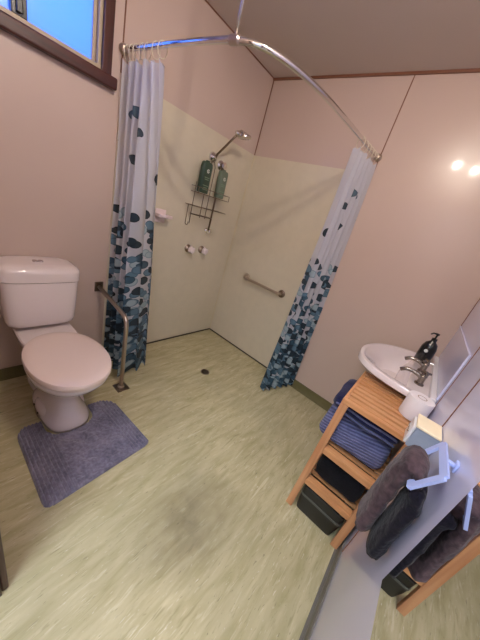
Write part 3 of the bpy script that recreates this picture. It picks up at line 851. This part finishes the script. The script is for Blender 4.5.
# lower, ribbed towel
folded('folded_towel', 'ribbed blue folded towel, lower of the two on the upper open shelf', -.808, .532, .160, .073, sy0+.038, sy1+.040, M['towel_blue'], 0, 1, amp=.0065, pw_=3.6)
o = folded('folded_towel', 'navy folded towel with pale bands, upper of the two beneath the slatted top', -.806, .668, .158, .040, sy0+.038, sy1+.04, M['towel_navy'], 0, 5, pw_=2.8)
for zz, rr in ((.656, .0035), (.684, .0030)):
    bm = bmesh.new()
    # a raised band that follows the towel's long edge
    rings = []
    for j in range(15):
        y = sy0+.05+(sy1+.02-sy0-.05)*j/14
        hxz = .158*(max(0, 1-abs((zz-.668)/.040)**2.8))**(1/2.8)
        x = -.806-hxz-.009+.004*math.sin(j*.7)
        rings.append([Vector((x+rr*math.cos(t_), y, zz+rr*1.5*math.sin(t_))) for t_ in [2*PI*h/10 for h in range(10)]])
    loft(bm, rings); b_ = mesh_obj('woven_band', bm, M['towel_band'], o, True)
    b_['label'] = 'pale woven band'
folded('folded_towel', 'black folded towel on the lower open shelf', -.812, .327, .165, .0985, sy0+.038, sy1-.037, M['towel_black'], 0, 9, pw_=4)
# storage basket on the floor under the unit
bk = thing('storage_basket', 'black low basket with a grey band on the floor beneath the lowest shelf', 'basket', (-.80, -1.84, 0))
bm = bmesh.new()
x0, x1, y0, y1 = sx0+.006, sx1-.03, sy0+.037, sy1-.037
def rr(s, z): 
    cx, cy = (x0+x1)/2, (y0+y1)/2
    return [Vector((cx+(x1-x0)/2*s*math.copysign(abs(math.cos(a))**.14, math.cos(a)), cy+(y1-y0)/2*s*math.copysign(abs(math.sin(a))**.14, math.sin(a)), z)) for a in [2*PI*k/40+.02 for k in range(40)]]
loft(bm, [rr(.90, .001), rr(.97, .08), rr(1, .180), rr(.97, .183), rr(.94, .175), rr(.90, .02)])
mesh_obj('tub', bm, M['basket'], bk, 'auto')
bm = bmesh.new(); loft(bm, [rr(.965, .118), rr(1.0, .119), rr(1.004, .131), rr(.975, .132)], False, False); mesh_obj('band', bm, M['basket_rim'], bk, 'auto')

# ================================================================ TOWEL RING AND HAND TOWEL
tg = thing('towel_ring', 'pale blue-white plastic square towel ring on the wall with a mauve towel', 'towel ring', (-1.33, YD, .94))
bm = bmesh.new(); box(bm, -1.372, -1.348, YD+.0005, YD+.006, .934, .960, .002); box(bm, -1.366, -1.354, YD+.006, -1.975, .943, .952, .001)
mesh_obj('bracket', bm, M['plastic_blue'], tg, 'auto')
A = [(-1.290, -1.972, .945), (-1.300, -1.940, .872), (-1.428, -1.940, .872), (-1.437, -1.972, .950)]
bm = bmesh.new()
def bar(bm, a, b, w, t_, nrm):
    a, b = Vector(a), Vector(b); d_ = (b-a).normalized(); s = d_.cross(Vector(nrm)).normalized(); u = s.cross(d_)
    loft(bm, [[p+s*w*i+u*t_*j for i, j in ((-1, -1), (1, -1), (1, 1), (-1, 1))] for p in (a-d_*w*.3, b+d_*w*.3)])
nn = Vector((0, .075, .032))
bar(bm, A[0], A[3], .0095, .0035, nn); bar(bm, A[0], A[1], .0095, .0035, nn); bar(bm, A[1], A[2], .0095, .0035, nn); bar(bm, A[2], A[3], .0095, .0035, nn)
mesh_obj('ring', bm, M['plastic_blue'], tg)

def terry(name, parent, m, xc, hw, prof, thick, seed):
    """a plump towel hanging: prof = centre line (y, z); cross-section an ellipse across x"""
    P = catmull([(0, y, z) for y, z in prof], 6); bm = bmesh.new(); rings = []
    n = 48; L_ = len(P)
    for i, p in enumerate(P):
        t_ = (P[min(i+1, L_-1)]-P[max(i-1, 0)]).normalized(); nr = Vector((0, t_.z, -t_.y))
        f = i/(L_-1); e = min(f, 1-f)
        k = math.sqrt(max(0, 1-(1-min(1, e/.07))**2))*.97+.03
        ring = []
        for h in range(n):
            a = 2*PI*h/n; c_, s_ = math.cos(a), math.sin(a)
            w = 1+.16*noise.noise((c_*1.3+seed, f*4, s_*1.3))
            ring.append(p+Vector((xc+hw*k*w*math.copysign(abs(c_)**.7, c_)-0, 0, 0))+nr*thick*k*w*math.copysign(abs(s_)**.8, s_)+Vector((noise.noise((a*2, f*14, seed)), noise.noise((a*2, f*14, seed+5)), noise.noise((a*2, f*14, seed+8))))*.004)
        rings.append(ring)
    loft(bm, rings)
    return mesh_obj(name, bm, m, parent, True)
ht = thing('hand_towel', 'plush mauve-grey hand towel hanging folded through the plastic towel ring', 'towel', (-1.33, -1.93, .5))
terry('front_fold', ht, M['towel_mauve'], -1.352, .058, [(-1.952, .852), (-1.945, .886), (-1.930, .889), (-1.921, .83), (-1.919, .73), (-1.921, .605)], .023, 2)
b_ = terry('back_fold', ht, M['towel_mauve_shaded'], -1.378, .058, [(-1.957, .862), (-1.969, .82), (-1.970, .72), (-1.970, .585)], .020, 6)
b_['label'] = 'inner fold with its shade painted as a darker colour'

# ================================================================ MIRROR
mr = thing('wall_mirror', 'frameless rectangular wall mirror low on the white wall nearest the camera', 'mirror', (-1.75, YD, .63))
obox('mirror_glass', M['mirror'], mr, -2.045, -1.49, YD+.0005, YD+.004, .635, 1.85)
for x_ in (-1.97, -1.57):
    obox('mirror_clip', M['plastic_white'], mr, x_-.008, x_+.008, YD+.0005, YD+.007, 1.845, 1.862, bev=.001)

# ================================================================ LIGHTS
cl = thing('ceiling_light', 'round two-bulb ceiling light fixed to the ceiling over the floor', 'ceiling light', (-1.53, -1.46, H))
bm = bmesh.new(); lathe(bm, [(.12, 0), (.12, -.012), (.11, -.02), (.02, -.022)], (-1.53, -1.46, H-.001), n=40); mesh_obj('ceiling_plate', bm, M['plastic_white'], cl, 'auto')
for x, y in ((-1.472, -1.382), (-1.588, -1.538)):
    bm = bmesh.new()
    prof = [(.036, -.0225), (.036, -.034), (.030, -.034), (.030, -.028), (.001, -.028)]
    lathe(bm, prof, (x, y, H), n=30); mesh_obj('lamp_can', bm, M['plastic_white'], cl, 'auto')
    bm = bmesh.new(); bmesh.ops.create_uvsphere(bm, u_segments=24, v_segments=14, radius=.022)
    for v in bm.verts: v.co += Vector((x, y, H-.044))
    mesh_obj('bulb', bm, M['bulb'], cl, True)
# added fill light: glowing panel in the unseen hall, cool light through the doorway
hl = thing('hall_fill_light', 'added cool fill light panel in the unseen hall beyond the doorway', 'ceiling light', (-2.75, -1.5, H))
obox('fill_frame', M['plastic_white'], hl, -3.10, -2.40, -1.80, -1.20, H-.03, H-.001, bev=.004)
obox('fill_panel', emis('cool_hall_fill_glow', (.74, .86, 1.0), HALL_FILL), hl, -3.08, -2.42, -1.78, -1.22, H-.034, H-.03)
struct(obox('wall_hall', M['laminate'], None, XH-.1, XH, YD, .1, 0, H))
wd = bpy.data.worlds.new('dusk_sky'); S.world = wd; wd.use_nodes = True
bg = wd.node_tree.nodes['Background']; bg.inputs['Color'].default_value = (.18, .56, 2.8, 1); bg.inputs['Strength'].default_value = 1.15

# ================================================================ CAMERA
cam = bpy.data.cameras.new('camera'); co = bpy.data.objects.new('camera', cam); COL.objects.link(co)
cam.sensor_fit = 'HORIZONTAL'; cam.sensor_width = 36; cam.lens = 36*253.54/480; cam.clip_start = .01
r0 = Vector((.6192598, -.73654044, .27207626)); r1 = Vector((-.14380307, -.44703877, -.88287996)); r2 = Vector((.77190542, .50760666, -.38274991))
mm = Matrix((r0, -r1, -r2)).transposed().to_4x4(); mm.translation = Vector((-2.1045, -1.7661, 1.3524))
co.matrix_world = mm
S.camera = co
S.view_settings.view_transform = 'Standard'; S.view_settings.look = 'None'; S.view_settings.gamma = 1
S.view_settings.use_curve_mapping = False; S.view_settings.exposure = 0.0
